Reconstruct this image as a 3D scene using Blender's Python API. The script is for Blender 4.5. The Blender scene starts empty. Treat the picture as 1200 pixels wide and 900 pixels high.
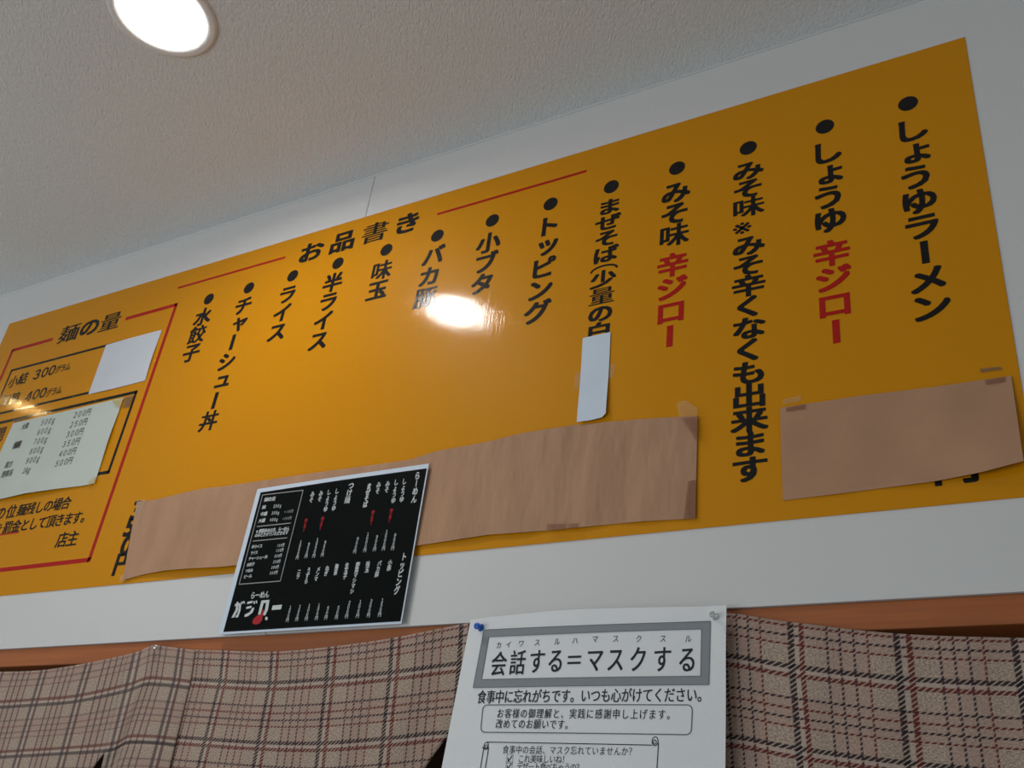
import bpy, math, random
from mathutils import Vector, Matrix
random.seed(7)
sc = bpy.context.scene
COL = sc.collection

# ---------------------------------------------------------------- camera
# the wall is the plane y = 0, +x to the right, z up; distance camera-wall and eye height in metres
D = 0.952
EYE = 1.30
F = 1175.41
RX = Vector((0.86608424, 0.16032629, 0.47349084))
RY = Vector((0.48692783, -0.48492153, -0.72646569))
RZ = Vector((0.11313435, 0.85973635, -0.49805023))
cd = bpy.data.cameras.new('camera')
cam = bpy.data.objects.new('camera', cd)
COL.objects.link(cam)
cd.sensor_width = 36.0
cd.lens = 36.0 * F / 1200.0
cd.clip_start = 0.01
cam.matrix_world = Matrix.Translation((0, -D, EYE)) @ Matrix((RX, RY, RZ)).to_4x4()
sc.camera = cam

# ---------------------------------------------------------------- light, exposure
sc.view_settings.view_transform = 'Standard'
sc.view_settings.look = 'None'
sc.view_settings.gamma = 1.0
sc.view_settings.use_curve_mapping = False
sc.view_settings.exposure = 0.07
sc.cycles.use_denoising = True
sc.cycles.denoising_input_passes = 'RGB_ALBEDO_NORMAL'
sc.cycles.denoising_prefilter = 'FAST'
w = bpy.data.worlds.new('world')
sc.world = w
w.use_nodes = True
w.node_tree.nodes['Background'].inputs[0].default_value = (0.93, 0.95, 0.96, 1)
w.node_tree.nodes['Background'].inputs[1].default_value = 0.31
DOWNLIGHT = 80.0          # radiance of the diffuser
SPOT = 700.0               # radiance of the small warm bulb

# daylight through the shop windows, low behind the camera
al = bpy.data.lights.new('window_daylight', 'AREA')
al.shape = 'RECTANGLE'; al.size = 2.4; al.size_y = 1.3
al.energy = 25; al.color = (0.90, 0.96, 1.0)
ao = bpy.data.objects.new('window_daylight', al)
ao.location = (-2.2, -2.8, 0.85)
ao.rotation_euler = (Vector((-1.1, 0, 1.5)) - ao.location).to_track_quat('-Z', 'Y').to_euler()
COL.objects.link(ao)

# ---------------------------------------------------------------- measuring helpers
def ray(u, v):
    c = Vector(((u - 600) / F, (450 - v) / F, -1))
    return Vector((RX.dot(c), RY.dot(c), RZ.dot(c)))
def W(u, v, off=0.0):
    """point of the plane `off` metres in front of the wall seen at photograph position u, v -> (x, z)"""
    d = ray(u, v); t = (D - off) / d.y
    return (t * d.x, EYE + t * d.z)
def U(x, z):
    """wall units (camera distance = 1) -> metres"""
    return (x * D, EYE + z * D)
CEIL = EYE + 1.1822 * D
PANEL_BOTTOM = EYE + 0.3515 * D
BEAM_BOTTOM = EYE + 0.3225 * D

# ---------------------------------------------------------------- materials
def lin(c):
    return tuple(((x / 255) / 12.92 if x / 255 <= .04045 else ((x / 255 + .055) / 1.055) ** 2.4) for x in c) + (1,)
class NT:
    def __init__(s, name):
        s.m = bpy.data.materials.new(name); s.m.use_nodes = True
        s.t = s.m.node_tree; s.n = s.t.nodes; s.b = s.n['Principled BSDF']
        s.out = s.n['Material Output']
    def new(s, ty, **k):
        n = s.n.new(ty)
        for a, v in k.items(): setattr(n, a, v)
        return n
    def link(s, a, b): s.t.links.new(a, b)
    def put(s, sock, v):
        if hasattr(v, 'is_output') or isinstance(v, bpy.types.NodeSocket): s.link(v, sock)
        else: sock.default_value = v
    def math(s, op, a, b=0.0, c=0.0):
        n = s.new('ShaderNodeMath', operation=op)
        s.put(n.inputs[0], a); s.put(n.inputs[1], b); s.put(n.inputs[2], c)
        return n.outputs[0]
    def mix(s, f, a, b):
        n = s.new('ShaderNodeMix', data_type='RGBA')
        s.put(n.inputs[0], f); s.put(n.inputs[6], a); s.put(n.inputs[7], b)
        return n.outputs[2]
    def noise(s, scale, detail=3, coord='Object', stretch=(1, 1, 1), rough=.5):
        tc = s.new('ShaderNodeTexCoord'); mp = s.new('ShaderNodeMapping')
        mp.inputs['Scale'].default_value = stretch
        s.link(tc.outputs[coord], mp.inputs[0])
        n = s.new('ShaderNodeTexNoise'); n.inputs['Scale'].default_value = scale
        n.inputs['Detail'].default_value = detail; n.inputs['Roughness'].default_value = rough
        s.link(mp.outputs[0], n.inputs['Vector'])
        return n.outputs[0]
    def ramp(s, f, lo, hi):
        n = s.new('ShaderNodeMapRange'); n.clamp = True
        n.inputs['From Min'].default_value = lo; n.inputs['From Max'].default_value = hi
        s.link(f, n.inputs['Value']); return n.outputs[0]
    def bump(s, h, strength, dist):
        n = s.new('ShaderNodeBump'); n.inputs['Strength'].default_value = strength
        n.inputs['Distance'].default_value = dist; s.link(h, n.inputs['Height'])
        s.link(n.outputs[0], s.b.inputs['Normal']); return n
    def set(s, **k):
        for a, v in k.items():
            s.put(s.b.inputs[a.replace('_', ' ')], v)
        return s.m

def plain(name, col, rough=.6, spec=.3, **k):
    t = NT(name); t.set(Base_Color=col, Roughness=rough); t.b.inputs['Specular IOR Level'].default_value = spec
    for a, v in k.items(): t.put(t.b.inputs[a.replace('_', ' ')], v)
    return t.m

# white melamine wall panels with faint smudges
t = NT('white_panel')
sm = t.ramp(t.noise(5, 4), .56, .78)
sm2 = t.ramp(t.noise(60, 2), .68, .8)
c = t.mix(t.math('MULTIPLY', sm, .22), (.70, .70, .69, 1), (.60, .60, .585, 1))
c = t.mix(t.math('MULTIPLY', sm2, .10), c, (.45, .43, .40, 1))
t.set(Base_Color=c, Roughness=.42); t.b.inputs['Specular IOR Level'].default_value = .35
t.bump(t.noise(9, 2), .05, .01)
M_WALL = t.m
# ceiling wallpaper, fine raised streaks
t = NT('ceiling_wallpaper')
tc = t.new('ShaderNodeTexCoord')
def along(vec):
    d = t.new('ShaderNodeVectorMath', operation='DOT_PRODUCT'); t.link(tc.outputs['Object'], d.inputs[0]); d.inputs[1].default_value = vec
    return d.outputs['Value']
ang = math.radians(125)
cb = t.new('ShaderNodeCombineXYZ')
t.link(along((math.cos(ang) * .36, math.sin(ang) * .36, 0)), cb.inputs[0]); t.link(along((-math.sin(ang), math.cos(ang), 0)), cb.inputs[1])
def grain(scale, det):
    n = t.new('ShaderNodeTexNoise'); n.inputs['Scale'].default_value = scale; n.inputs['Detail'].default_value = det
    n.inputs['Roughness'].default_value = .6; t.link(cb.outputs[0], n.inputs['Vector']); return n.outputs[0]
n1 = grain(430, 3)
n2 = grain(190, 2)
n3 = t.noise(1.6, 2)
c = t.mix(t.ramp(n3, .35, .65), (.79, .845, .845, 1), (.80, .82, .83, 1))
c = t.mix(t.math('MULTIPLY', t.ramp(n1, .38, .62), .30), c, (.60, .59, .57, 1))
t.set(Base_Color=c, Roughness=.9); t.b.inputs['Specular IOR Level'].default_value = .1
t.bump(t.math('ADD', n1, t.math('MULTIPLY', n2, .5)), .9, .0026)
M_CEIL = t.m
M_COVE = plain('cove_bead_white', (.70, .70, .69, 1), .6)
# glossy printed sheets
def board_mat(name, col):
    t = NT(name)
    n = t.noise(260, 3, stretch=(1, 1, .05), rough=.65)
    big = t.noise(3.2, 2)
    t.set(Base_Color=col, Roughness=.42)
    t.b.inputs['Specular IOR Level'].default_value = .06
    t.b.inputs['Coat Weight'].default_value = .37
    t.put(t.b.inputs['Coat Roughness'], t.math('ADD', t.math('MULTIPLY', t.ramp(n, .55, .75), .10), .075))
    b = t.new('ShaderNodeBump'); b.inputs['Strength'].default_value = .16; b.inputs['Distance'].default_value = .004
    t.link(t.math('ADD', t.math('MULTIPLY', n, .25), big), b.inputs['Height'])
    t.link(b.outputs[0], t.b.inputs['Coat Normal'])
    return t.m
M_BOARD = board_mat('yellow_board_sheet', (.655, .264, .0012, 1))
M_INK = board_mat('black_board_ink', (.010, .009, .009, 1))
M_REDINK = board_mat('red_board_ink', (.46, .014, .008, 1))
# papers
def paper_mat(name, col, var=.1, scale=14, rough=.75, crease=0.0, stretch=(1, 1, 1)):
    t = NT(name)
    n = t.noise(scale, 4, stretch=stretch)
    d = tuple(x * (1 - var * 2.2) for x in col[:3]) + (1,)
    t.set(Base_Color=t.mix(t.ramp(n, .35, .72), col, d), Roughness=rough)
    t.b.inputs['Specular IOR Level'].default_value = .12
    fib = t.noise(700, 2)
    cr = t.noise(16, 3, stretch=(1.6, 1, .5))
    t.bump(t.math('ADD', t.math('MULTIPLY', fib, .02), t.math('MULTIPLY', cr, crease)), .6, .01)
    return t.m
M_KRAFT = paper_mat('kraft_paper', (.49, .285, .175, 1), .07, 13, .7, 1.3, (2.2, 1, .5))
M_KRAFT2 = paper_mat('kraft_paper_flat', (.50, .285, .170, 1), .05, 14, .7, .15)
M_BLANK = paper_mat('plain_white_paper', (.66, .69, .74, 1), .02, 20, .6, .05)
M_BLUEW = paper_mat('bluish_white_paper', (.66, .75, .85, 1), .02, 20, .6, .05)
M_GREENW = paper_mat('pale_greenish_paper', (.60, .655, .60, 1), .03, 10, .5, .12)
M_NOTICE = paper_mat('notice_paper', (.83, .85, .86, 1), .02, 10, .6, .10)
M_LAMW = plain('laminate_white_margin', (.66, .75, .86, 1), .35, .4)
M_LAMB = plain('laminate_black_print', (.0035, .005, .005, 1), .5, .06)
M_LAMT = plain('laminate_white_print', (.62, .66, .66, 1), .4, .3)
M_LAMG = plain('laminate_grey_print', (.34, .34, .33, 1), .4, .3)
M_LAMR = plain('laminate_red_print', (.42, .02, .025, 1), .4, .3)
M_PRT = plain('photocopy_black', (.022, .025, .035, 1), .6, .2)
M_PRG = plain('photocopy_frame_grey', (.275, .295, .315, 1), .6, .2)
M_PRL = plain('photocopy_line_grey', (.17, .18, .20, 1), .6, .2)
M_PENC = plain('small_print_grey', (.075, .08, .075, 1), .6, .2)
def tape_mat(name, col, alpha, rough=.2):
    t = NT(name); t.set(Base_Color=col, Roughness=rough, Alpha=alpha); return t.m
M_TAPE = tape_mat('clear_tape', (.70, .58, .42, 1), .11)
M_TAPEB = tape_mat('browned_tape', (.34, .15, .085, 1), .36)
M_TAPEG = tape_mat('grey_tape_trace', (.26, .17, .10, 1), .35, .5)
M_TAPEY = tape_mat('yellowed_tape', (.72, .60, .30, 1), .55)
# wood lintel
t = NT('orange_wood')
g = t.noise(26, 5, stretch=(.22, 1, 5), rough=.6)
k = t.ramp(t.noise(34, 1, stretch=(.8, 1, 1)), .76, .80)
c = t.mix(t.ramp(g, .3, .7), (.46, .140, .036, 1), (.36, .100, .025, 1))
c = t.mix(t.math('MULTIPLY', k, .6), c, (.10, .035, .015, 1))
t.set(Base_Color=c, Roughness=.42); M_WOOD = t.m
M_DARKWOOD = plain('dark_brown_recess', (.05, .022, .012, 1), .7)
t = NT('floor_boards'); g = t.noise(14, 3, stretch=(1, .1, 1))
t.set(Base_Color=t.mix(g, (.48, .48, .47, 1), (.38, .375, .365, 1)), Roughness=.5); M_FLOOR = t.m
M_TRIMW = plain('white_light_ring', (.82, .81, .80, 1), .35)
M_CAVITY = plain('light_housing_metal', (.6, .6, .6, 1), .3)
def emit(name, col, s):
    t = NT(name); t.set(Base_Color=(0, 0, 0, 1), Emission_Color=col, Emission_Strength=s); return t.m
M_DIFF = emit('lit_diffuser', (1.0, .975, .94, 1), DOWNLIGHT)
M_BULB = emit('lit_warm_bulb', (1.0, .70, .30, 1), SPOT)

# plaid cloth; UV = (warp periods, weft periods)
def plaid(name, reverse):
    t = NT(name)
    uv = t.new('ShaderNodeUVMap'); uv.uv_map = 'weave'
    sp = t.new('ShaderNodeSeparateXYZ'); t.link(uv.outputs[0], sp.inputs[0])
    s, v = sp.outputs[0], sp.outputs[1]
    def frac(x): return t.math('FRACT', t.math('ADD', x, 50.25))      # stripe centre at .25
    fs, fv = frac(s), frac(v)
    def band(f, c, hw, soft=.006):
        d = t.math('ABSOLUTE', t.math('SUBTRACT', f, c + .25 if c + .25 < 1 else c - .75))
        n = t.new('ShaderNodeMapRange'); n.clamp = True
        n.inputs['From Min'].default_value = hw + soft; n.inputs['From Max'].default_value = hw - soft
        t.link(d, n.inputs['Value']); return n.outputs[0]
    tw = t.math('FRACT', t.math('MULTIPLY', t.math('ADD', s, v), 17.0))
    tw = t.ramp(t.math('ABSOLUTE', t.math('SUBTRACT', tw, .5)), .09, .22)      # diagonal twill dashes
    if reverse: tw = t.math('ADD', t.math('MULTIPLY', tw, .35), .55)
    thin = t.math('FRACT', t.math('MULTIPLY', t.math('ADD', s, t.math('MULTIPLY', v, 1.0)), 17.0))
    thin = t.ramp(thin, .28, .42)
    if reverse: thin = t.math('ADD', t.math('MULTIPLY', thin, .5), .4)
    # ground: beige with tiny checks and pinkish blocks
    vc = t.new('ShaderNodeVectorMath', operation='SCALE'); t.link(uv.outputs[0], vc.inputs[0]); vc.inputs[3].default_value = 46.0
    nz = t.new('ShaderNodeTexNoise'); nz.inputs['Scale'].default_value = 1.0; nz.inputs['Detail'].default_value = 3; t.link(vc.outputs[0], nz.inputs['Vector'])
    ch = t.new('ShaderNodeTexChecker'); ch.inputs['Scale'].default_value = 21.0; t.link(uv.outputs[0], ch.inputs['Vector'])
    base = t.mix(t.ramp(nz.outputs[0], .38, .62), (.52, .40, .315, 1), (.28, .21, .165, 1))
    base = t.mix(t.math('MULTIPLY', ch.outputs[1], .16), base, (.50, .42, .335, 1))
    pink = t.math('MAXIMUM', band(fs, .56, .2, .03), band(fv, .56, .2, .03))
    base = t.mix(t.math('MULTIPLY', pink, .42), base, (.40, .25, .205, 1))
    pale = t.math('MAXIMUM', band(fs, .05, .03, .01), band(fv, .05, .03, .01))
    base = t.mix(t.math('MULTIPLY', pale, .45), base, (.52, .42, .36, 1))
    dark = (.014, .012, .020, 1); red = (.12, .016, .014, 1)
    if reverse: dark = (.055, .045, .05, 1); red = (.15, .045, .038, 1)
    hd, hr = (0.11, 0.0) if reverse else (0.0, 0.11)
    col = base
    def lay(col, m, c, tws, a):
        return t.mix(t.math('MULTIPLY', t.math('MULTIPLY', m, tws), a), col, c)
    for p, cc in ((.39, dark), (.515, red), (.63, dark), (.74, red)):
        col = lay(col, band(fv, p, .015), cc, thin, .95 if not reverse else .6)
    for p, cc in ((.37, dark), (.49, dark), (.615, dark), (.74, red if not reverse else dark)):
        col = lay(col, band(fs, p, .012 if not reverse else .015), cc, thin, .90 if not reverse else 1.0)
    col = lay(col, band(fv, hd, .031), dark, tw, .93)
    col = lay(col, band(fv, hr, .028), red, tw, .93)
    col = lay(col, band(fs, 0, .031), dark, tw, .93)
    col = lay(col, band(fs, .11, .028), red if not reverse else (.09, .04, .04, 1), tw, .93)
    t.set(Base_Color=col, Roughness=.95); t.b.inputs['Specular IOR Level'].default_value = .05
    t.b.inputs['Sheen Weight'].default_value = .15
    t.bump(t.math('ADD', nz.outputs[0], t.math('MULTIPLY', tw, .3)), .5, .001)
    return t.m
M_PLAID = plaid('plaid_cloth', False)
M_PLAIDR = plaid('plaid_cloth_reverse', True)

# ---------------------------------------------------------------- mesh helpers
def mesh_obj(name, verts, faces, mat, parent=None, smooth=False):
    me = bpy.data.meshes.new(name); me.from_pydata([tuple(v) for v in verts], [], faces); me.update()
    if smooth:
        for p in me.polygons: p.use_smooth = True
    me.materials.append(mat)
    o = bpy.data.objects.new(name, me); COL.objects.link(o)
    if parent: 
        o.parent = parent
        o.matrix_parent_inverse = Matrix.Translation(parent.location).inverted()
    return o
def tag(o, label=None, cat=None, group=None, kind=None):
    for k, v in (('label', label), ('category', cat), ('group', group), ('kind', kind)):
        if v: o[k] = v
    return o
def empty(name, loc):
    o = bpy.data.objects.new(name, None); o.location = loc; o.empty_display_size = .02; COL.objects.link(o); return o
def box(x0, x1, y0, y1, z0, z1, V=None, Fc=None):
    V = [] if V is None else V; Fc = [] if Fc is None else Fc
    b = len(V)
    V += [(x, y, z) for x in (x0, x1) for y in (y0, y1) for z in (z0, z1)]
    Fc += [tuple(b + i for i in f) for f in ((0, 1, 3, 2), (4, 6, 7, 5), (0, 4, 5, 1), (2, 3, 7, 6), (0, 2, 6, 4), (1, 5, 7, 3))]
    return V, Fc
def box_obj(name, dims, mat, parent=None, bevel=0):
    V, Fc = box(*dims); o = mesh_obj(name, V, Fc, mat, parent)
    if bevel:
        m = o.modifiers.new('bevel', 'BEVEL'); m.width = bevel; m.segments = 2
    return o
def lathe(name, prof, mat, parent, base, axis, n=32, smooth=True, caps=True):
    """prof: (radius, height along axis)"""
    axis = Vector(axis).normalized(); q = axis.to_track_quat('Z', 'Y'); base = Vector(base)
    V, Fc = [], []
    for r, h in prof:
        for i in range(n):
            a = 2 * math.pi * i / n
            V.append(base + q @ Vector((r * math.cos(a), r * math.sin(a), h)))
    for j in range(len(prof) - 1):
        for i in range(n):
            k = (i + 1) % n
            Fc.append((j * n + i, j * n + k, (j + 1) * n + k, (j + 1) * n + i))
    if caps and prof[0][0] > 1e-6: Fc.append(tuple(range(n - 1, -1, -1)))
    if caps and prof[-1][0] > 1e-6: Fc.append(tuple((len(prof) - 1) * n + i for i in range(n)))
    o = mesh_obj(name, V, Fc, mat, parent, smooth)
    return o

# ---------------------------------------------------------------- lettering
_cache = {}
def glyph(ch):
    if ch not in _cache:
        c = bpy.data.curves.new('glyph', 'FONT'); c.body = ch; c.size = 1; c.resolution_u = 3
        o = bpy.data.objects.new('glyph', c); COL.objects.link(o)
        m = o.to_mesh()
        V = [(v.co.x, v.co.y) for v in m.vertices]; Fc = [tuple(p.vertices) for p in m.polygons]
        o.to_mesh_clear(); bpy.data.objects.remove(o); bpy.data.curves.remove(c)
        half = ord(ch) < 0x2000 and ch not in '※●'
        cx = (max(p[0] for p in V) + min(p[0] for p in V)) / 2 if (half and V) else .5
        _cache[ch] = ([(x - cx, y - .38) for x, y in V], Fc)
    return _cache[ch]
class Ink:
    """flat print gathered in wall coordinates (x, z), laid on a surface y = f(x, z)"""
    def __init__(s): s.V = []; s.F = []
    def char(s, ch, cx, cz, sx, sz, bold=(0, 0), rot=0, shear=0, skew=0):
        if ch in ' 　': return
        V, Fc = glyph(ch)
        if ch in '量書麺' and bold[0] > .025: bold = (.020, .003)
        elif ch in '餃豚味丼' and bold[0] > .025: bold = (bold[0] * .75, bold[1] * .6)
        if bold[0] or bold[1]:
            sh = [(-1, -1), (1, -1), (-1, 1), (1, 1), (0, 0)]
            if bold[0] > .03: sh += [(-1, 0), (1, 0), (0, 1), (0, -1)]
        else: sh = [(0, 0)]
        ca, sa = math.cos(rot), math.sin(rot)
        for li, (dx, dy) in enumerate(sh):
            b = len(s.V)
            for x, y in V:
                x, y = x * ca - y * sa, x * sa + y * ca
                x += dx * bold[0]; y += dy * bold[1]
                s.V.append((cx + x * sx + y * shear * sx, cz + y * sz + x * skew * sx, li * 3e-5))
            s.F += [tuple(b + i for i in f) for f in Fc]
    def poly(s, pts):
        b = len(s.V); s.V += pts; s.F.append(tuple(range(b, b + len(pts))))
    def line(s, a, b_, t):
        dx, dz = b_[0] - a[0], b_[1] - a[1]; L = math.hypot(dx, dz) or 1
        nx, nz = -dz / L * t / 2, dx / L * t / 2
        n = max(1, int(L / .03))
        for i in range(n):
            p = (a[0] + dx * i / n, a[1] + dz * i / n); q = (a[0] + dx * (i + 1) / n, a[1] + dz * (i + 1) / n)
            s.poly([(p[0] + nx, p[1] + nz), (p[0] - nx, p[1] - nz), (q[0] - nx, q[1] - nz), (q[0] + nx, q[1] + nz)])
    def disc(s, cx, cz, rx, rz, n=36):
        s.poly([(cx + rx * math.cos(2 * math.pi * i / n), cz + rz * math.sin(2 * math.pi * i / n)) for i in range(n)])
    def path(s, pts, t, closed=False):
        for a, b in zip(pts, pts[1:] + (pts[:1] if closed else [])): s.line(a, b, t)
    def build(s, name, mat, parent, yf):
        V = [(p[0], yf(p[0], p[1]) - (p[2] if len(p) > 2 else 0), p[1]) for p in s.V]
        o = mesh_obj(name, V, s.F, mat, parent); return o
VROT = {'ー': -math.pi / 2, '（': -math.pi / 2}
SMALL = set('ょャュゃゅっッ')
def column(ink, text, cx, ztop, pitch, sx, sz, bold, shear=0):
    """vertical writing"""
    z = ztop
    for ch in text:
        if ch in ' 　': z -= pitch * .45; continue
        p = pitch
        if ch == '（':
            z -= pitch * .05; a = [(cx + .50 * sx * math.cos(t), z - .42 * pitch + .30 * pitch * math.sin(t)) for t in (math.pi * k / 12 for k in range(13))]; ink.path(a, .0030); z -= pitch * .40; continue
        r = VROT.get(ch, 0)
        x = cx
        if ch == 'ー':
            ink.char(ch, x, z - p / 2, sx * .9, sz, (bold[0] * 1.6, 0), r)
        elif ch in SMALL:
            ink.char(ch, x + .10 * sx, z - p / 2 + .07 * sz, sx, sz, bold)
        else:
            ink.char(ch, x, z - p / 2, sx, sz, bold if ch != '※' else (.006, .004))
        z -= p
    return z
def row(ink, text, a, b, sx, sz, bold=(0, 0)):
    """horizontal writing, a and b = centres (x, z) of the first and last character"""
    n = len(text)
    for i, ch in enumerate(text):
        f = i / max(1, n - 1)
        ink.char(ch, a[0] + (b[0] - a[0]) * f, a[1] + (b[1] - a[1]) * f, sx, sz, bold)

# ================================================================ SETTING
XL, XR, YB = -5.0, 2.2, -4.6
seam = W(433, 234)[0]
wall = box_obj('wall_back', (XL, XR, .012, .05, BEAM_BOTTOM + .001, CEIL), M_DARKWOOD); tag(wall, kind='structure')
for x0, x1 in ((XL, seam - .0006), (seam + .0006, XR)):
    box_obj('panel', (x0, x1, 0, .0115, PANEL_BOTTOM, CEIL - .0005), M_WALL, wall, .0004)
trim = box_obj('trim_1', (XL, XR, .0035, .14, BEAM_BOTTOM, PANEL_BOTTOM - .0002), M_WOOD, None, .0015)
tag(trim, 'orange-stained wooden lintel under the white wall panels', kind='structure')
cove = lathe('trim_2', [(.0022, 0), (.0022, XR - XL)], M_COVE, None, (XL, -.0005, CEIL - .001), (1, 0, 0), 12)
tag(cove, kind='structure')
ce = box_obj('ceiling', (XL, XR, YB, .05, CEIL, CEIL + .06), M_CEIL); tag(ce, kind='structure')
fl = box_obj('floor', (XL, XR, YB, .5, -.05, 0), M_FLOOR); tag(fl, kind='structure')
rec = box_obj('wall_recess', (XL, XR, .42, .46, 0, BEAM_BOTTOM + .02), M_DARKWOOD); tag(rec, kind='structure')
sof = box_obj('trim_3', (XL, XR, .14, .46, BEAM_BOTTOM + .02, BEAM_BOTTOM + .04), M_DARKWOOD); tag(sof, kind='structure')

# cut the ceiling for the round lights: a real hole by boolean
def hole(cx, cy, r):
    n = 64
    V = []; Fc = []
    for z in (CEIL - .02, CEIL + .035):
        V += [(cx + r * math.cos(2 * math.pi * i / n), cy + r * math.sin(2 * math.pi * i / n), z) for i in range(n)]
    Fc = [tuple(range(n - 1, -1, -1)), tuple(range(n, 2 * n))] + [(i, (i + 1) % n, n + (i + 1) % n, n + i) for i in range(n)]
    me = bpy.data.meshes.new('cutter'); me.from_pydata(V, [], Fc)
    o = bpy.data.objects.new('cutter', me); COL.objects.link(o)
    m = ce.modifiers.new('hole', 'BOOLEAN'); m.object = o; m.operation = 'DIFFERENCE'; m.solver = 'EXACT'
    return o
LX, LY = -1.0915 * D, -.4250 * D
LX2, LY2 = -2.514 * D, -.402 * D
cuts = [hole(LX, LY, .0650 * D), hole(LX2, LY2, .030)]
dg = bpy.context.evaluated_depsgraph_get()
nm = bpy.data.meshes.new_from_object(ce.evaluated_get(dg))
ce.modifiers.clear(); ce.data = nm
for c in cuts: bpy.data.objects.remove(c)

def downlight(cx, cy, r_in, r_out, deep, emat, er, label, cat='light', name='ceiling_downlight', group=None):
    t = empty(name, (cx, cy, CEIL)); tag(t, label, cat, group)
    up = (0, 0, 1); B = (cx, cy, CEIL)
    lathe('trim_ring', [(r_in, .004), (r_in, -.0010), (r_in + .001, -.0022), (r_out - .004, -.0040), (r_out - .001, -.0028), (r_out, -.0002), (r_out, 0)][::-1], M_TRIMW, t, B, up, 64, True, False)
    lathe('housing', [(r_in - .0002, .003), (r_in - .0002, .032), (r_in * .6, .034), (0, .034)], M_CAVITY, t, B, up, 48, True, False)
    if er >= r_in - .002:
        lathe('diffuser', [(0, deep - .004), (er * .5, deep - .003), (er * .85, deep - .001), (er, deep + .002)], emat, t, B, up, 64, True, False).data.flip_normals()
    else:
        lathe('bulb', [(0, deep - .010), (er * .6, deep - .008), (er, deep), (er, deep + .01)], emat, t, B, up, 24, True, False)
    return t
downlight(LX, LY, .0640 * D, .0832 * D, .006, M_DIFF, .0632 * D,
          'round white recessed downlight, lit, in the ceiling above the left half of the yellow board')
downlight(LX2, LY2, .030, .044, .020, M_BULB, .014,
          'small warm spotlight whose glint shows at the left end of the yellow board', name='ceiling_spotlight')

# ================================================================ YELLOW MENU BOARD
BT = .0012
bx0, bz1 = U(-1.978, 1.0865); bx1, bz0 = U(-.0346, .4452)
bx1b = W(1199, 590)[0]
board = empty('menu_board', ((bx0 + bx1) / 2, 0, bz0))
tag(board, 'long glossy yellow menu board with vertical black lettering, fixed along the white wall', 'menu board')
box_obj('board_sheet', (bx0, bx1, -BT, -.0001, bz0, bz1), M_BOARD, board, .0003)
yb = lambda x, z: -BT - .0003
colX = [-.1112, -.2155, -.3190, -.4222, -.5242, -.6248, -.7275, -.8308, -.9325, -1.0350, -1.1362, -1.2395, -1.3395]
BOLD = (.036, .026)
def col_part(segs, name='lettering'):
    """segs: (text, column index, z top, pitch, sx, sz, mat)"""
    for text, k, zt, p, sx, sz, mat in segs:
        ink = Ink(); x, z = U(colX[k], zt)
        column(ink, text, x, z, p * D, sx * D, sz * D, BOLD)
        ink.build(name, mat, board, yb)
PX, SX, SZ = .0380, .0455, .0405
col_part([
    ('しょうゆラーメン', 0, .9720, .0384, SX, SZ, M_INK),
    ('しょうゆ', 1, .9720, .0376, SX, SZ, M_INK), ('辛ジロー', 1, .8080, .0382, SX, SZ, M_REDINK),
    ('みそ味※みそ辛くなくも出来ます', 2, .9740, .0342 * 14 / 15, SX * .98, .0345, M_INK),
    ('みそ味', 3, .9725, .0380, SX * .98, SZ, M_INK), ('辛ジロー', 3, .8460, .0380, SX, SZ, M_REDINK),
    ('まぜそば（少量の白', 4, .9745, .0291, .0400, .0305, M_INK),
    ('トッピング', 5, .9730, .0388, SX * .97, SZ, M_INK),
    ('小ブタ', 6, .9720, .0392, SX * .95, SZ, M_INK),
    ('バカ豚', 7, .9760, .0405, SX * .95, SZ, M_INK),
    ('味玉', 8, .9740, .0400, SX * .95, SZ, M_INK),
    ('半ライス', 9, .9750, .0390, SX * .95, SZ, M_INK),
    ('ライス', 10, .9755, .0390, SX * .95, SZ, M_INK),
    ('チャーシュー丼', 11, .9765, .0390, SX * .95, SZ, M_INK),
    ('水餃子', 12, .9760, .0390, SX * .95, SZ, M_INK)])
# prices that stick out from under the brown paper
ink = Ink(); x, _ = U(-1.3395, 0); z = W(141, 661)[1]
for ch, px, py in (('円', 146.8, 660), ('0', 149.5, 638.5), ('5', 153.5, 616.5), ('3', 161, 597)):
    q = W(px, py); ink.char(ch, q[0], q[1], SX * 1.1 * D, (.042 if ch == '円' else .046) * D, BOLD)
ink.build('lettering', M_INK, board, yb)
ink = Ink(); p = W(1119, 546); ink.char('円', p[0], p[1] - .0005, .046 * D, .042 * D, BOLD)
ink.build('lettering', M_INK, board, yb)
for k, X in enumerate(colX):
    ink = Ink(); ink.disc(*U(X + .0006, .9985 - .0028 * min(1, max(0, (k - 2) / 4))), .0120 * D, .0120 * D)
    ink.build('bullet', M_INK, board, yb)
# heading
ink = Ink()
for ch, p in zip('お品書き', ((365.2, 295.6), (402.3, 283.4), (440, 272.6), (478, 261.8))):
    q = W(*p); ink.char(ch, q[0], q[1], .058 * D, .046 * D, (.036, .028))
tag(ink.build('heading', M_INK, board, yb), 'bold black heading over the menu columns')
ink = Ink()
for ch, p in zip('麺の量', ((82, 390.8), (106, 383.6), (130.2, 377.3))):
    q = W(*p); ink.char(ch, q[0], q[1], .063 * D, .046 * D, (.030, .028))
ink.build('heading', M_INK, board, yb)
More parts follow.
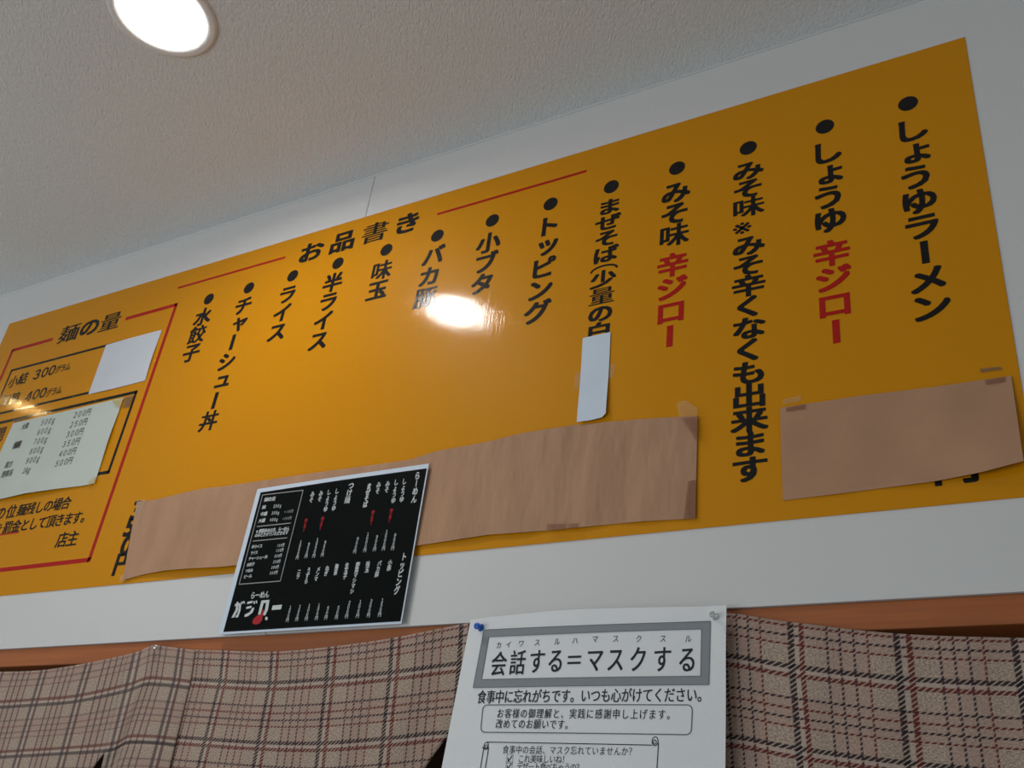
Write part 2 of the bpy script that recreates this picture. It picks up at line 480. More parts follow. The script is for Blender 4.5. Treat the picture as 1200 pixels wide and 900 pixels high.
# red rules and red frame, black boxes
def rules(segs, mat, name, th):
    for poly in segs:
        ink = Ink(); pts = [W(*p) for p in poly]
        for i, (a, b) in enumerate(zip(pts, pts[1:])):
            # snap to upright / level
            ink.line(a, b, th)
        for p in pts[1:-1]: ink.poly([(p[0] - th / 2, p[1] - th / 2), (p[0] + th / 2, p[1] - th / 2), (p[0] + th / 2, p[1] + th / 2), (p[0] - th / 2, p[1] + th / 2)])
        ink.build(name, mat, board, yb)
rules([[(209, 338), (335, 302)], [(513, 251.7), (688, 201)]], M_REDINK, 'rule', .0047 * D)
zt = W(15.6, 411)[1]; zb = W(104, 656.5)[1]; xl = W(15.6, 411)[0]; xr = W(207.5, 356.5)[0]
def frame(pts, mat, th, name='frame_line'):
    ink = Ink(); ink.path(pts, th)
    for p in pts[1:-1]: ink.poly([(p[0] - th / 2, p[1] - th / 2), (p[0] + th / 2, p[1] - th / 2), (p[0] + th / 2, p[1] + th / 2), (p[0] - th / 2, p[1] + th / 2)])
    return ink.build(name, mat, board, yb)
frame([(W(63, 396.6)[0], zt), (xl, zt), (xl, zb), (xr, zb), (xr, zt), (W(148.5, 372.4)[0], zt)], M_REDINK, .0078 * D)
zt1 = W(14.4, 434.6)[1]; zb1 = W(103, 461)[1]; xa = W(14.4, 434.6)[0]; xb = W(165, 446)[0]
frame([(xb, zt1), (xa, zt1), (xa, zb1), (xb, zb1), (xb, zt1)], M_INK, .0052 * D)
zt2 = W(161, 459.6)[1]; zb2 = W(128.3, 553.5)[1]; xb2 = W(160.5, 459.6)[0]
frame([(xa, zt2), (xb2, zt2), (xb2, zb2), (xa, zb2), (xa, zt2)], M_INK, .0065 * D)
def small_row(chars, sx, sz, bold=(.02, .015), mat=M_INK, parent=board, yf=yb, name='lettering'):
    ink = Ink()
    for ch, p in chars:
        q = W(*p); ink.char(ch, q[0], q[1], sx * D, sz * D, bold)
    return ink.build(name, mat, parent, yf)
small_row([('小', (16.5, 447.6)), ('結', (28, 443.8))], .0300, .0300)
small_row([('３', (44.5, 439)), ('０', (53.5, 436.5)), ('０', (62, 434))], .0330, .0300, (.02, .02))
small_row([('グ', (68.8, 433.2)), ('ラ', (74.6, 431.6)), ('ム', (80.6, 430))], .0165, .020, (.02, .02))
small_row([('関', (7, 470)), ('脇', (18.5, 466.8))], .0300, .0290)
small_row([('４', (34.5, 464.8)), ('０', (43.3, 462.4)), ('０', (51.5, 460.4))], .0330, .0300, (.02, .02))
small_row([('グ', (58.2, 460.6)), ('ラ', (64.4, 459)), ('ム', (70.4, 457.4))], .0165, .020, (.02, .02))
small_row([('大', (-14, 514)), ('関', (0.6, 509.5))], .034, .036)
small_row([('こ', (-12, 604.2)), ('の', (2.2, 601.6)), ('位', (14.4, 599.7))], .0285, .0290)
small_row([(c, (26.8 + 10.35 * i, 597.8 - 1.62 * i)) for i, c in enumerate('麺残しの場合')], .0262, .0258)
small_row([('を', (-1.5, 620.2))] + [(c, (10.0 + 10.15 * i, 618.2 - 1.42 * i)) for i, c in enumerate('罰金として頂きます')], .0262, .0258)
small_row([('。', (102.6, 604.8))], .0262, .0258)
small_row([('店', (73.8, 632.8)), ('主', (86.2, 631.3))], .0300, .0300)
ink = Ink(); ink.line(W(-10, 628.5), W(23, 624), .0028 * D); ink.build('underline', M_REDINK, board, yb)

# ================================================================ SHEETS
class Sheet:
    def __init__(s, top, bot, off, lift=None, under=0.0004):
        s.off = off; s.lift = lift or (lambda u, v: 0.0); s.th = under
        def cum(P):
            L = [0]
            for a, b in zip(P, P[1:]): L.append(L[-1] + math.dist(a, b))
            return [l / L[-1] for l in L]
        s.T, s.B = top, bot; s.ct, s.cb = cum(top), cum(bot)
    def _at(s, P, C, u):
        for i in range(len(C) - 1):
            if u <= C[i + 1] or i == len(C) - 2:
                f = (u - C[i]) / (C[i + 1] - C[i]); return (P[i][0] + (P[i + 1][0] - P[i][0]) * f, P[i][1] + (P[i + 1][1] - P[i][1]) * f)
    def xz(s, u, v):
        a = W(*s._at(s.T, s.ct, u), s.off + s.lift(u, 0)); b = W(*s._at(s.B, s.cb, u), s.off + s.lift(u, 1))
        return (a[0] + (b[0] - a[0]) * v, a[1] + (b[1] - a[1]) * v)
    def y(s, x, z, eps=.0003):
        u = v = .5
        for _ in range(6):
            a = s.xz(u, 0); b = s.xz(u, 1); v = (a[1] - z) / (a[1] - b[1])
            v_ = min(1.2, max(-.2, v))
            l = s.xz(0, v_); r = s.xz(1, v_); u = (x - l[0]) / (r[0] - l[0])
            u = min(1, max(0, u))
        return -(s.off + s.lift(u, min(1, max(0, v)))) - s.th - eps
    def w(s, px, py):
        """point of the sheet seen at a photograph position"""
        o = s.off
        for _ in range(3):
            q = W(px, py, o); o = -s.y(q[0], q[1], 0)
        return W(px, py, o)
    def build(s, name, mat, parent=None, nu=24, nv=8):
        V = []; Fc = []
        for side in (0, 1):
            for j in range(nv + 1):
                for i in range(nu + 1):
                    u, v = i / nu, j / nv; x, z = s.xz(u, v)
                    V.append((x, -(s.off + s.lift(u, v)) - (s.th if side == 0 else 0), z))
        n = (nu + 1) * (nv + 1); k = nu + 1
        for j in range(nv):
            for i in range(nu):
                a = j * k + i
                Fc.append((a, a + k, a + k + 1, a + 1)); Fc.append((n + a, n + a + 1, n + a + k + 1, n + a + k))
        V += V[:]                                  # the rim has vertices of its own, so that the faces shade flat to the edge
        m = 2 * n
        for i in range(nu):
            Fc.append((m + i, m + i + 1, m + n + i + 1, m + n + i)); a = m + nv * k + i; Fc.append((a, n + a, n + a + 1, a + 1))
        for j in range(nv):
            a = m + j * k; Fc.append((a, n + a, n + a + k, a + k)); a += nu; Fc.append((a, a + k, n + a + k, n + a))
        o = mesh_obj(name, V, Fc, mat, parent)
        for p in o.data.polygons[:2 * nu * nv]: p.use_smooth = True
        return o
def strip(sheet_or_off, quad, mat, parent, name='tape', lift=0.0):
    """a small flat film lying on the sheet; quad px"""
    off = sheet_or_off
    P = [W(p[0], p[1], off) for p in quad]
    V = [(x, -off, z) for x, z in P] + [(x, -off + .0001, z) for x, z in P]
    n = len(P)
    Fc = [tuple(range(n)), tuple(range(2 * n - 1, n - 1, -1))] + [(i, n + i, n + (i + 1) % n, (i + 1) % n) for i in range(n)]
    return mesh_obj(name, V, Fc, mat, parent)
def bell(x, c, w): return math.exp(-((x - c) / w) ** 2)

# --- long brown kraft strip
th_long = lambda u, v: .0008 + .0045 * bell(v, 1, .22) * (bell(u, .17, .13) + .5 * bell(u, .62, .10)) + .0010 * abs(math.sin(u * 23 + 2 * v)) * (1 - v * .3) + .0006 * math.sin(u * 61 + 3 * v)
kraft = Sheet([(160.8, 588), (181.7, 585.8), (206.7, 579.6), (237, 572.6), (259.4, 570.4), (370, 554), (480, 539), (511.7, 528.6), (568.7, 518.4), (613, 507.4), (670, 498.5), (758.7, 490.6), (817.5, 487.4)],
              [(144, 680), (167.8, 673.3), (192.8, 668.5), (223, 666.2), (259.4, 664.3), (370, 652), (489.5, 639.4), (572, 626.7), (638, 622), (752, 611), (815, 607.7)], .0016, th_long)
k = kraft.build('paper_strip', M_KRAFT, None, 90, 10)
kt = tag(k, 'long strip of crinkled brown kraft paper taped over the prices, partly behind the black menu', 'paper')
strip(.0072, [(798, 490), (817.5, 488), (817.5, 519)], M_TAPEB, k)
strip(.0045, [(806, 564), (815, 562), (815, 607), (801, 608)], M_TAPEB, k)
strip(.0072, [(641, 614.5), (662, 613.5), (661, 620), (640, 622)], M_TAPEB, k)
strip(.0072, [(666, 613.5), (677, 613), (676, 618.5), (665, 619)], M_TAPEB, k)
strip(.0045, [(160, 586), (171, 585), (166, 600), (158, 606)], M_TAPE, k)
strip(.0060, [(141, 674), (147, 673), (146, 681), (139.5, 682)], M_TAPE, k)
strip(.0072, [(793, 472), (803, 469), (817, 478), (817, 487), (796, 488)], M_TAPE, k)

# --- right brown kraft sheet
kr = Sheet([(914.4, 478), (1008, 464), (1095, 453.5), (1185, 440.5)], [(917.4, 586.6), (1008, 575.5), (1095, 564.2), (1150, 553.5), (1199.6, 540.2)], .0016,
           lambda u, v: .0006 + .010 * bell(u, 1, .30) * bell(v, 1, .55) + .0005 * math.sin(u * 19 + v * 4))
k = kr.build('paper_sheet', M_KRAFT2, None, 30, 10)
tag(k, 'smooth brown kraft sheet taped near the lower right corner of the yellow board', 'paper')
strip(.0042, [(921, 477.5), (943.5, 473.5), (943.5, 479), (921, 482.5)], M_TAPEB, k)
strip(.0042, [(1154, 445), (1178, 441), (1178, 447.5), (1155, 451)], M_TAPEB, k)
strip(.0024, [(918, 468), (939, 463), (938, 470), (917, 474)], M_TAPE, k)
o = strip(.0024, [(1148, 432), (1172, 429.5), (1175, 433), (1149, 436.5)], M_TAPEG, board, 'tape_trace')

# --- white strip over the mazesoba column
ws = Sheet([(683, 396.3), (715.6, 389.2)], [(676, 494.6), (693, 492.3), (706, 489), (710, 484)], .0016, lambda u, v: .0004 + .0035 * bell(v, 1, .35))
k = ws.build('paper_slip', M_BLUEW, None, 10, 14)
tag(k, 'narrow blank white paper slip taped upright over the fifth menu column from the right', 'paper')
strip(.0019, [(673.5, 438), (681, 436), (678.5, 455), (673, 457)], M_TAPE, k)
strip(.0019, [(714, 429), (721, 426), (719, 443), (713, 444)], M_TAPE, k)

# --- blank white sheet
bs = Sheet([(124.4, 404.4), (150, 397), (189.6, 386.6)], [(103.6, 462.2), (135, 455), (170, 446), ], .0016, lambda u, v: .0004 + .0006 * math.sin(u * 5) + .0018 * bell(u, 1, .2) * bell(v, .6, .4))
k = bs.build('paper_sheet', M_BLANK, None, 14, 10)
tag(k, 'blank white paper sheet beside the small gram table, upper left of the yellow board', 'paper')

# --- price sheet
ps = Sheet([(15.8, 496), (80, 481.3), (145, 465.8)], [(-28, 592), (0, 585), (30, 578), (65, 573), (95, 569.5), (110.8, 566.7)], .0020,
           lambda u, v: .0006 + .0050 * bell(v, 1, .25) * bell(u, .45, .30) + .0020 * bell(u, 1, .1) * bell(v, .5, .25))
pr = ps.build('price_list', M_GREENW, None, 24, 14)
tag(pr, 'pale greenish sheet of gram amounts and yen prices taped at the left end', 'paper')
yps = lambda x, z: ps.y(x, z)
def prow(chars_px, sx, sz, bold=(.010, .008)):
    sx *= .92; sz *= .90
    ink = Ink()
    for ch, p in chars_px:
        q = ps.w(*p); ink.char(ch, q[0], q[1], sx * D, sz * D, bold)
    ink.build('lettering', M_PENC, pr, yps)
for i, (g, yen) in enumerate((('５００ｇ', '２００円'), ('６００ｇ', '２５０円'), ('７００ｇ', '３００円'), ('８００ｇ', '３５０円'), ('９００ｇ', '４００円'), ('１kg', '５００円'))):
    gx, gy = 50 - 4.45 * i, 495.2 + 11.25 * i
    prow([(c, (gx + 4.4 * j, gy - 1.0 * j)) for j, c in enumerate(g)] if i < 5 else [('１', (28.5, 551.4)), ('ｋ', (31.6, 550.8)), ('ｇ', (34.6, 550.4))], .0125, .0185)
    yx, yy = 88.5 - 4.3 * i, 486.3 + 11.4 * i
    prow([(c, (yx + 5.2 * j, yy - 1.2 * j)) for j, c in enumerate(yen)], .0145, .0190)
prow([('大', (27.5, 500)), ('関', (31.5, 499))], .012, .017)
prow([('横', (18, 522)), ('綱', (22.4, 520.8))], .0135, .019, (.03, .03))
prow([('親', (8.5, 544.8)), ('方', (13, 543.8))], .0125, .017)
prow([('理', (4.2, 556)), ('事', (8.6, 555)), ('長', (13, 554))], .013, .018)
strip(.0048, [(131, 469.5), (144.6, 466), (140.5, 478), (136, 476)], M_TAPEY, pr)
strip(.0066, [(103, 565), (111, 558), (110.5, 566.5), (104, 567)], M_TAPEY, pr)
strip(.0030, [(146.5, 465.3), (156.8, 462.8), (151, 476.5), (143.5, 478)], M_TAPEB, pr).data.materials[0] = M_TAPEG
strip(.0030, [(15, 492), (33, 487), (34, 489.5), (17, 495.5)], M_TAPEG, pr)

# ================================================================ BLACK MENU POSTER
bm = Sheet([(301.9, 573.2), (400, 558.2), (502.8, 543.3)], [(255.8, 743.8), (360, 737.5), (470.6, 731)], .0072, lambda u, v: .0003 + .0012 * math.sin(math.pi * u) * v)
bo = bm.build('menu_poster', M_LAMW, None, 16, 16)
tag(bo, 'black menu poster with white margin and tiny white lettering, hung over the board edge', 'poster')
ybm = lambda x, z: bm.y(x, z, .0006)
def bink(): return Ink()
inner = Sheet([(305.4, 577.1), (400, 562.6), (500, 548.8)], [(261.7, 740.6), (366, 734.2), (469.2, 728)], .0079, lambda u, v: .0003 + .0012 * math.sin(math.pi * u) * v, .0001)
inner.build('black_panel', M_LAMB, bo, 16, 16)
Z1 = lambda x, y: (250 + x / 8.571, 540 + y / 8.571)
Z2 = lambda x, y: (370 + x / 8.571, 540 + y / 8.571)
Z3 = lambda x, y: (250 + x / 8.571, 640 + y / 8.571)
Z4 = lambda x, y: (370 + x / 8.571, 640 + y / 8.571)
def vcol(text, a, b, wpx, mat=M_LAMT, bold=(.03, .02), name='lettering'):
    """vertical writing between px points a (top) and b (bottom)"""
    A = bm.w(*a); B = bm.w(*b); n = len(text); h = (A[1] - B[1]) / n
    wd = wpx / F * D * 1.65
    ink = Ink()
    for i, ch in enumerate(text):
        f = (i + .5) / n; x = A[0] + (B[0] - A[0]) * f; z = A[1] - h * (i + .5)
        if ch == 'ー': ink.char(ch, x, z, wd, h, bold, -math.pi / 2)
        else: ink.char(ch, x, z, wd, h * 1.08, bold)
    ink.build(name, mat, bo, ybm)
def hrow(text, a, b, hpx, mat=M_LAMT, bold=(.03, .03)):
    """horizontal writing between the left and right extents a, b (px)"""
    A = bm.w(*a); B = bm.w(*b); n = len(text); wd = (B[0] - A[0]) / n
    h = hpx / F * D * 1.62
    ink = Ink()
    for i, ch in enumerate(text):
        f = (i + .5) / n; ink.char(ch, A[0] + (B[0] - A[0]) * f, A[1] + (B[1] - A[1]) * f, wd * 1.08, h, bold)
    ink.build('lettering', mat, bo, ybm)
# boxed list
ink = Ink(); P = [bm.w(*p) for p in (Z1(497, 345), Z1(905, 297), Z3(675, 352), Z3(262, 385))]
ink.path(P, .0013, True); ink.build('frame_line', M_LAMG, bo, ybm)
hrow('麺の量', Z1(515, 392), Z1(628, 380), 5.6, bold=(.04, .04))
hrow('並', Z1(492, 468), Z1(532, 464), 4.6); hrow('200g', Z1(604, 458), Z1(690, 448), 5.2)
hrow('中盛', Z1(478, 538), Z1(545, 530), 5); hrow('300g', Z1(586, 527), Z1(670, 518), 5.2); hrow('+100円', Z1(712, 515), Z1(805, 505), 4.2, M_LAMG)
hrow('大盛', Z1(458, 605), Z1(524, 597), 5); hrow('400g', Z1(568, 594), Z1(655, 585), 5.2); hrow('+200円', Z1(695, 583), Z1(788, 573), 4.2, M_LAMG)
for a, b in ((Z1(440, 662), Z1(780, 627)), (Z1(400, 808), Z1(745, 775))):
    ink = Ink(); ink.line(bm.w(*a), bm.w(*b), .0014); ink.build('rule', M_LAMG, bo, ybm)
hrow('※野菜多めの方、らーめん', Z1(435, 712), Z1(768, 680), 5)
hrow('のみとさせていただきます', Z1(420, 752), Z1(755, 720), 4.6)
rows = [('半ライス', '100円', Z1(388, 868), Z1(495, 856), Z1(640, 854), Z1(716, 845)),
        ('ライス', '150円', Z3(378, 72), Z3(450, 62), Z3(628, 46), Z3(706, 38)),
        ('チャーシュー丼', '300円', Z3(358, 128), Z3(548, 108), Z3(613, 102), Z3(690, 94)),
        ('水餃子', '350円', Z3(340, 190), Z3(418, 180), Z3(600, 160), Z3(676, 152)),
        ('つまみ', '200円', Z3(325, 250), Z3(402, 242), Z3(583, 215), Z3(660, 208)),
        ('ビール', '500円', Z3(310, 310), Z3(390, 300), Z3(568, 272), Z3(648, 263))]
for a, b, p0, p1, p2, p3 in rows: hrow(a, p0, p1, 4.4); hrow(b, p2, p3, 4.4)
# shop name in the corner
hrow('らーめん', Z3(378, 498), Z3(566, 484), 8, M_LAMT, (.02, .02))
def poly3(pts, mat, name='logo_lettering'):
    ink = Ink()
    for pl in pts: ink.poly([bm.w(*Z3(*p)) for p in pl])
    return ink.build(name, mat, bo, lambda x, z: bm.y(x, z, .0007))
def thick(a, b, t):
    dx, dy = b[0] - a[0], b[1] - a[1]; L = math.hypot(dx, dy); nx, ny = -dy / L * t / 2, dx / L * t / 2
    return [(a[0] + nx, a[1] + ny), (b[0] + nx, b[1] + ny), (b[0] - nx, b[1] - ny), (a[0] - nx, a[1] - ny)]
def brush(pts, ts):
    return [thick(a, b, t) for (a, b), t in zip(zip(pts, pts[1:]), ts)]
poly3([[(222, 582), (284, 572), (280, 598), (218, 606)], [(238, 562), (256, 560), (252, 640), (212, 718), (184, 722), (228, 640)],
       [(262, 586), (284, 580), (276, 648), (252, 716), (222, 720), (230, 700), (244, 688), (256, 640)],
       [(283, 560), (296, 556), (302, 580), (290, 584)], [(302, 556), (316, 552), (322, 576), (310, 580)]], M_LAMT)
poly3([[(346, 562), (398, 550), (396, 572), (342, 584)], [(336, 612), (388, 600), (384, 622), (332, 634)],
       [(318, 690), (368, 664), (398, 618), (416, 622), (398, 668), (352, 706), (316, 714)],
       [(404, 556), (418, 552), (422, 580), (410, 584)], [(428, 550), (442, 547), (445, 574), (433, 578)]], M_LAMT)
poly3([[(486, 548), (568, 540), (564, 568), (482, 576)], [(486, 548), (516, 546), (492, 640), (474, 690), (452, 690), (464, 640)],
       [(538, 543), (568, 540), (552, 640), (524, 698), (500, 694), (522, 640)]], M_LAMT)
poly3([[(600, 598), (694, 590), (682, 636), (588, 644)]], M_LAMT)
poly3([[(522, 728), (530, 712), (546, 712), (550, 728), (542, 744), (528, 745)]], M_LAMT)
tag(poly3([[(508, 632), (514, 640), (502, 700), (492, 748), (468, 778), (432, 790), (402, 784), (394, 762), (404, 738), (434, 706), (466, 688), (490, 664)]], M_LAMR, 'logo_drop'), 'red chilli drop of the printed sign')
# upright columns
vcol('らーめん', Z2(1030, 112), Z2(985, 425), 6.6, bold=(.03, .03))
vcol('しょうゆ', Z2(897, 178), Z2(862, 418), 5.6)
vcol('しょうゆ', Z2(815, 188), Z2(778, 430), 5.6)
vcol('みそ', Z2(730, 203), Z2(712, 322), 5.6)
vcol('みそ', Z2(640, 213), Z2(620, 335), 5.6)
vcol('まぜそば', Z2(545, 228), Z2(495, 470), 5.6, bold=(.05, .04))
vcol('辛じろー', Z2(768, 482), Z2(738, 625), 4.2, M_LAMR, (.05, .05))
vcol('辛じろー', Z2(582, 500), Z2(556, 650), 4.2, M_LAMR, (.05, .05))
vcol('つけ麺', Z2(368, 215), Z2(312, 430), 7.4, bold=(.03, .03))
vcol('しょうゆ', Z2(222, 278), Z2(178, 505), 5.6)
vcol('しょうゆ', Z2(142, 288), Z2(96, 515), 5.6)
vcol('みそ', Z2(62, 300), Z2(38, 412), 5.6)
vcol('みそ', Z1(1005, 308), Z1(982, 422), 5.6)
vcol('辛じろー', Z2(78, 565), Z2(44, 700), 4.2, M_LAMR, (.05, .05))
vcol('辛じろー', Z1(938, 583), Z1(908, 718), 4.2, M_LAMR, (.05, .05))
for txt, a, b in (('９００円', Z2(805, 728), Z4(772, 42)), ('１０００円', Z2(720, 692), Z4(680, 45)), ('９００円', Z2(622, 745), Z4(590, 52)), ('１０００円', Z2(532, 718), Z4(492, 62)), ('９００円', Z2(430, 765), Z4(390, 75)),
                  ('９５０円', Z2(103, 800), Z4(65, 108)), ('１０５０円', Z2(26, 772), Z3(1008, 118)), ('９５０円', Z1(968, 820), Z3(930, 122)), ('１０５０円', Z1(886, 798), Z3(842, 135))):
    vcol(txt, a, b, 3.9, bold=(.02, .02))
vcol('トッピング', Z4(898, 65), Z4(808, 488), 6.4, bold=(.03, .03))
for txt, a, b in (('小豚', Z4(755, 138), Z4(735, 248)), ('バカ豚', Z4(650, 148), Z4(610, 312)), ('味玉', Z4(532, 152), Z4(513, 267)), ('野菜マシマシ', Z4(432, 162), Z4(362, 480)), ('生玉子', Z4(322, 170), Z4(292, 332)),
                  ('海苔', Z4(218, 180), Z4(198, 292)), ('ねぎ', Z4(126, 198), Z4(100, 302)), ('メンマ', Z4(38, 208), Z3(1028, 355)), ('うずら', Z3(968, 215), Z3(930, 380)), ('ニラ', Z3(872, 232), Z3(846, 332))):
    vcol(txt, a, b, 4.8, bold=(.035, .03))
for txt, a, b in (('１５０円', Z4(678, 522), Z4(640, 712)), ('２００円', Z4(566, 532), Z4(528, 717)), ('１００円', Z4(456, 538), Z4(418, 722)), ('２００円', Z4(346, 547), Z4(308, 727)), ('５０円', Z4(236, 598), Z4(206, 737)),
                  ('５０円', Z4(132, 603), Z4(100, 740)), ('１００円', Z4(40, 573), Z4(6, 745)), ('１００円', Z3(972, 578), Z3(932, 752)), ('１００円', Z3(878, 588), Z3(836, 756)), ('１００円', Z3(782, 595), Z3(742, 764))):
    vcol(txt, a, b, 3.9, bold=(.02, .02))

# ================================================================ CURTAINS
def lerp2(a, b, f): return (a[0] + (b[0] - a[0]) * f, a[1] + (b[1] - a[1]) * f)
class Cloth:
    def __init__(s, cols, off, wave):
        s.c = cols; s.off = off; s.wave = wave            # cols: (s, level -.53, level 0, level 1) px
    def px(s, q, v):
        c = s.c; i = 0
        while i < len(c) - 2 and q > c[i + 1][0]: i += 1
        f = (q - c[i][0]) / (c[i + 1][0] - c[i][0])
        def lev(k):
            # Catmull-Rom through the columns
            p1, p2 = c[i][k], c[i + 1][k]
            p0 = c[i - 1][k] if i > 0 else (2 * p1[0] - p2[0], 2 * p1[1] - p2[1])
            p3 = c[i + 2][k] if i + 2 < len(c) else (2 * p2[0] - p1[0], 2 * p2[1] - p1[1])
            if f < 0 or f > 1: return lerp2(p1, p2, f)
            return tuple(.5 * (2 * p1[d] + (p2[d] - p0[d]) * f + (2 * p0[d] - 5 * p1[d] + 4 * p2[d] - p3[d]) * f * f + (3 * p1[d] - p0[d] - 3 * p2[d] + p3[d]) * f ** 3) for d in (0, 1))
        a, b, d = lev(1), lev(2), lev(3)
        if v < 0: return lerp2(a, b, (v + .53) / .53)
        return lerp2(b, d, v)
    def pos(s, q, v, extra=0):
        o = s.off + s.wave(q, v) + extra
        x, z = W(*s.px(q, v), o); return (x, -o, z)
    def grid(s, V, Fc, UV, q0, q1, v0, v1, nu, nv, extra=lambda q, v: 0):
        b = len(V)
        for j in range(nv + 1):
            v = v0 + (v1 - v0) * j / nv
            a, e = (q0(v) if callable(q0) else q0), (q1(v) if callable(q1) else q1)
            for i in range(nu + 1):
                q = a + (e - a) * i / nu
                V.append(s.pos(q, v, extra(q, v))); UV.append((q, v))
        for j in range(nv):
            for i in range(nu):
                a = b + j * (nu + 1) + i
                Fc.append((a, a + nu + 1, a + nu + 2, a + 1))
def cloth_obj(V, Fc, UV, mat, label, group):
    o = mesh_obj('curtain', V, Fc, mat, None, True)
    uv = o.data.uv_layers.new(name='weave')
    for l in o.data.loops: uv.data[l.index].uv = UV[l.vertex_index]
    m = o.modifiers.new('thickness', 'SOLIDIFY'); m.thickness = .0012; m.offset = -1
    return tag(o, label, 'curtain', group)
GC = 'plaid cloths pinned along the wooden lintel'
# right-hand cloth, hung by the clear pin behind the notice
C = Cloth([(-1, (800, 724), (800, 772), (806, 866)), (-.28, (838, 716), (838, 767), (843, 862)), (0, (927 - 25, 725.3), (905, 776), (912, 872)), ], 0, None)
C = Cloth([(-1, (806, 719), (806, 770), (812, 865)), (-.6, (853.5, 718.3), (855, 768.6), (861, 863.6)), (0, (927, 729), (929, 781), (937, 877.5)),
           (1, (1050, 742.3), (1054.5, 795), (1063.5, 894)), (2, (1188, 747.3), (1195.5, 801.6), (1212, 906)), (3, (1335, 748), (1348, 802), (1372, 910)), (4, (1490, 742), (1510, 798), (1545, 905))],
          .002, lambda q, v: .005 * math.sin(max(0, min(1, (q + .6) / 3.6)) * math.pi) + .0025 * math.sin(q * 3.1 + 1) * (v + .53) / 2 + .0012 * math.sin(q * 9 + v) )
V, Fc, UV = [], [], []
C.grid(V, Fc, UV, -1.0, 3.9, -.53, 3.2, 90, 40)
cloth_obj(V, Fc, UV, M_PLAID, 'plaid curtain at the right, sagging away from the clear pin by the notice', GC)
# middle cloth
Bc = Cloth([(-1, (206, 760.5), (201, 794.5), (183, 862)), (0, (262, 762.3), (258, 797.8), (240.5, 866)), (1, (319, 763.7), (316, 800), (302.5, 870)),
            (2, (386, 758), (382.5, 795.7), (373.7, 871)), (3, (460, 747.5), (457, 788), (448.7, 865.7)), (4, (541, 731.5), (538, 777.5), (531, 857.5)), (5, (640, 714), (636, 766), (632, 855))],
           .002, lambda q, v: .004 * math.sin(max(0, min(1, (q + .5) / 4.6)) * math.pi) + .0022 * math.sin(q * 2.6 + .6) * (v + .53) / 2 + .001 * math.sin(q * 8 + v * 1.5))
V, Fc, UV = [], [], []
def bedge(v):
    if v < .9: return 4.22 - .10 * (v + .53)
    return 4.077 - .62 * (v - .9) ** .8
Bc.grid(V, Fc, UV, -.95, bedge, -.53, 3.2, 80, 50)
cloth_obj(V, Fc, UV, M_PLAID, 'plaid curtain between the silver pin and the white notice, with a slanting cut corner', GC)
# left cloth, reverse side out, slit low down
A = Cloth([(-2, (-104, 786), (-120, 822), (-138, 884)), (-1, (-50, 787), (-66, 823), (-82, 885)), (0, (-2, 787.2), (-14, 823), (-30, 883)), (1, (49, 785.2), (38.5, 820), (21, 879.7)), (2, (101.5, 777), (90, 815.5), (73.5, 876.6)),
           (3, (156.8, 765), (148, 802.7), (130.7, 871.5)), (3.42, (178, 756.5), (172, 794.8), (150, 863.2)), (3.75, (196, 757.8), (190, 795), (170, 862.5)), (4.1, (215, 760), (209.5, 796.8), (192, 864)), (4.35, (228.5, 762), (223, 798.6), (206.5, 865.8))],
          .0068, lambda q, v: .0042 * math.sin(max(0, min(1, (q + 2) / 5.4)) * math.pi) + .0040 * bell(q, 3.42 - .25 * (v + .53), .22) - .0030 * bell(q, 3.0 - .25 * (v + .53), .3) + .0012 * math.sin(q * 5 + v) - .0026 * max(0, min(1, (q - 3.7) / .6)))
V, Fc, UV = [], [], []
SV = 1.13; SQ = 2.87
cut = lambda v: SQ if v < SV else SQ - .55 * (v - SV) ** .8
A.grid(V, Fc, UV, -6, cut, -.53, 3.2, 130, 60)
A.grid(V, Fc, UV, SQ, 4.35, -.53, SV, 34, 22)
A.grid(V, Fc, UV, lambda v: SQ + .02 * (v - SV), 4.35, SV, 3.2, 34, 24, lambda q, v: -.006 * min(1, (v - SV) / .15) * bell(q, SQ, .3))
cloth_obj(V, Fc, UV, M_PLAIDR, 'plaid curtain at the left end, smoother weave, slit at its bottom', GC)

# ================================================================ MASK NOTICE
nt = Sheet([(551.8, 726.6), (572.7, 723.3), (643.8, 716.2), (690, 713.4), (770, 711.6), (825, 710.6), (851.5, 709.2)],
           [(498, 1000), (600, 1004), (700, 1008), (849, 1010)], .0120,
           lambda u, v: .0005 + .010 * v + .0030 * math.sin(math.pi * u) * (1 - v) + .002 * bell(u, 1, .05) * bell(v, .15, .2))
# long enough to show its foot out of the frame
no = nt.build('notice', M_NOTICE, None, 40, 40)
tag(no, 'white photocopied mask notice with grey-framed heading, pinned over the plaid curtains', 'notice')
ynt = lambda x, z: nt.y(x, z, .0004)
A5 = lambda x, y: (530 + x / 7.03, 700 + y / 7.03)
A6 = lambda x, y: (690 + x / 7.03, 700 + y / 7.03)
A7 = lambda x, y: (520 + x / 6.667, 780 + y / 6.667)
A8 = lambda x, y: (680 + x / 6.667, 780 + y / 6.667)
def nink(name, mat, ink): return ink.build(name, mat, no, ynt)
def subdiv_quad(ink, a, b, c, d, n=12):
    for i in range(n):
        f, g = i / n, (i + 1) / n
        ink.poly([lerp2(a, b, f), lerp2(d, c, f), lerp2(d, c, g), lerp2(a, b, g)])
O = [nt.w(*p) for p in (A5(262, 269), A6(1003, 198), A6(990, 720), A5(173, 745))]
I = [nt.w(*p) for p in (A5(302, 326), A6(930, 262), A6(922, 650), A5(241, 678))]
ink = Ink()
for k in range(4): subdiv_quad(ink, O[k], O[(k + 1) % 4], I[(k + 1) % 4], I[k])
tag(nink('heading_frame', M_PRG, ink), 'grey printed frame round the heading')
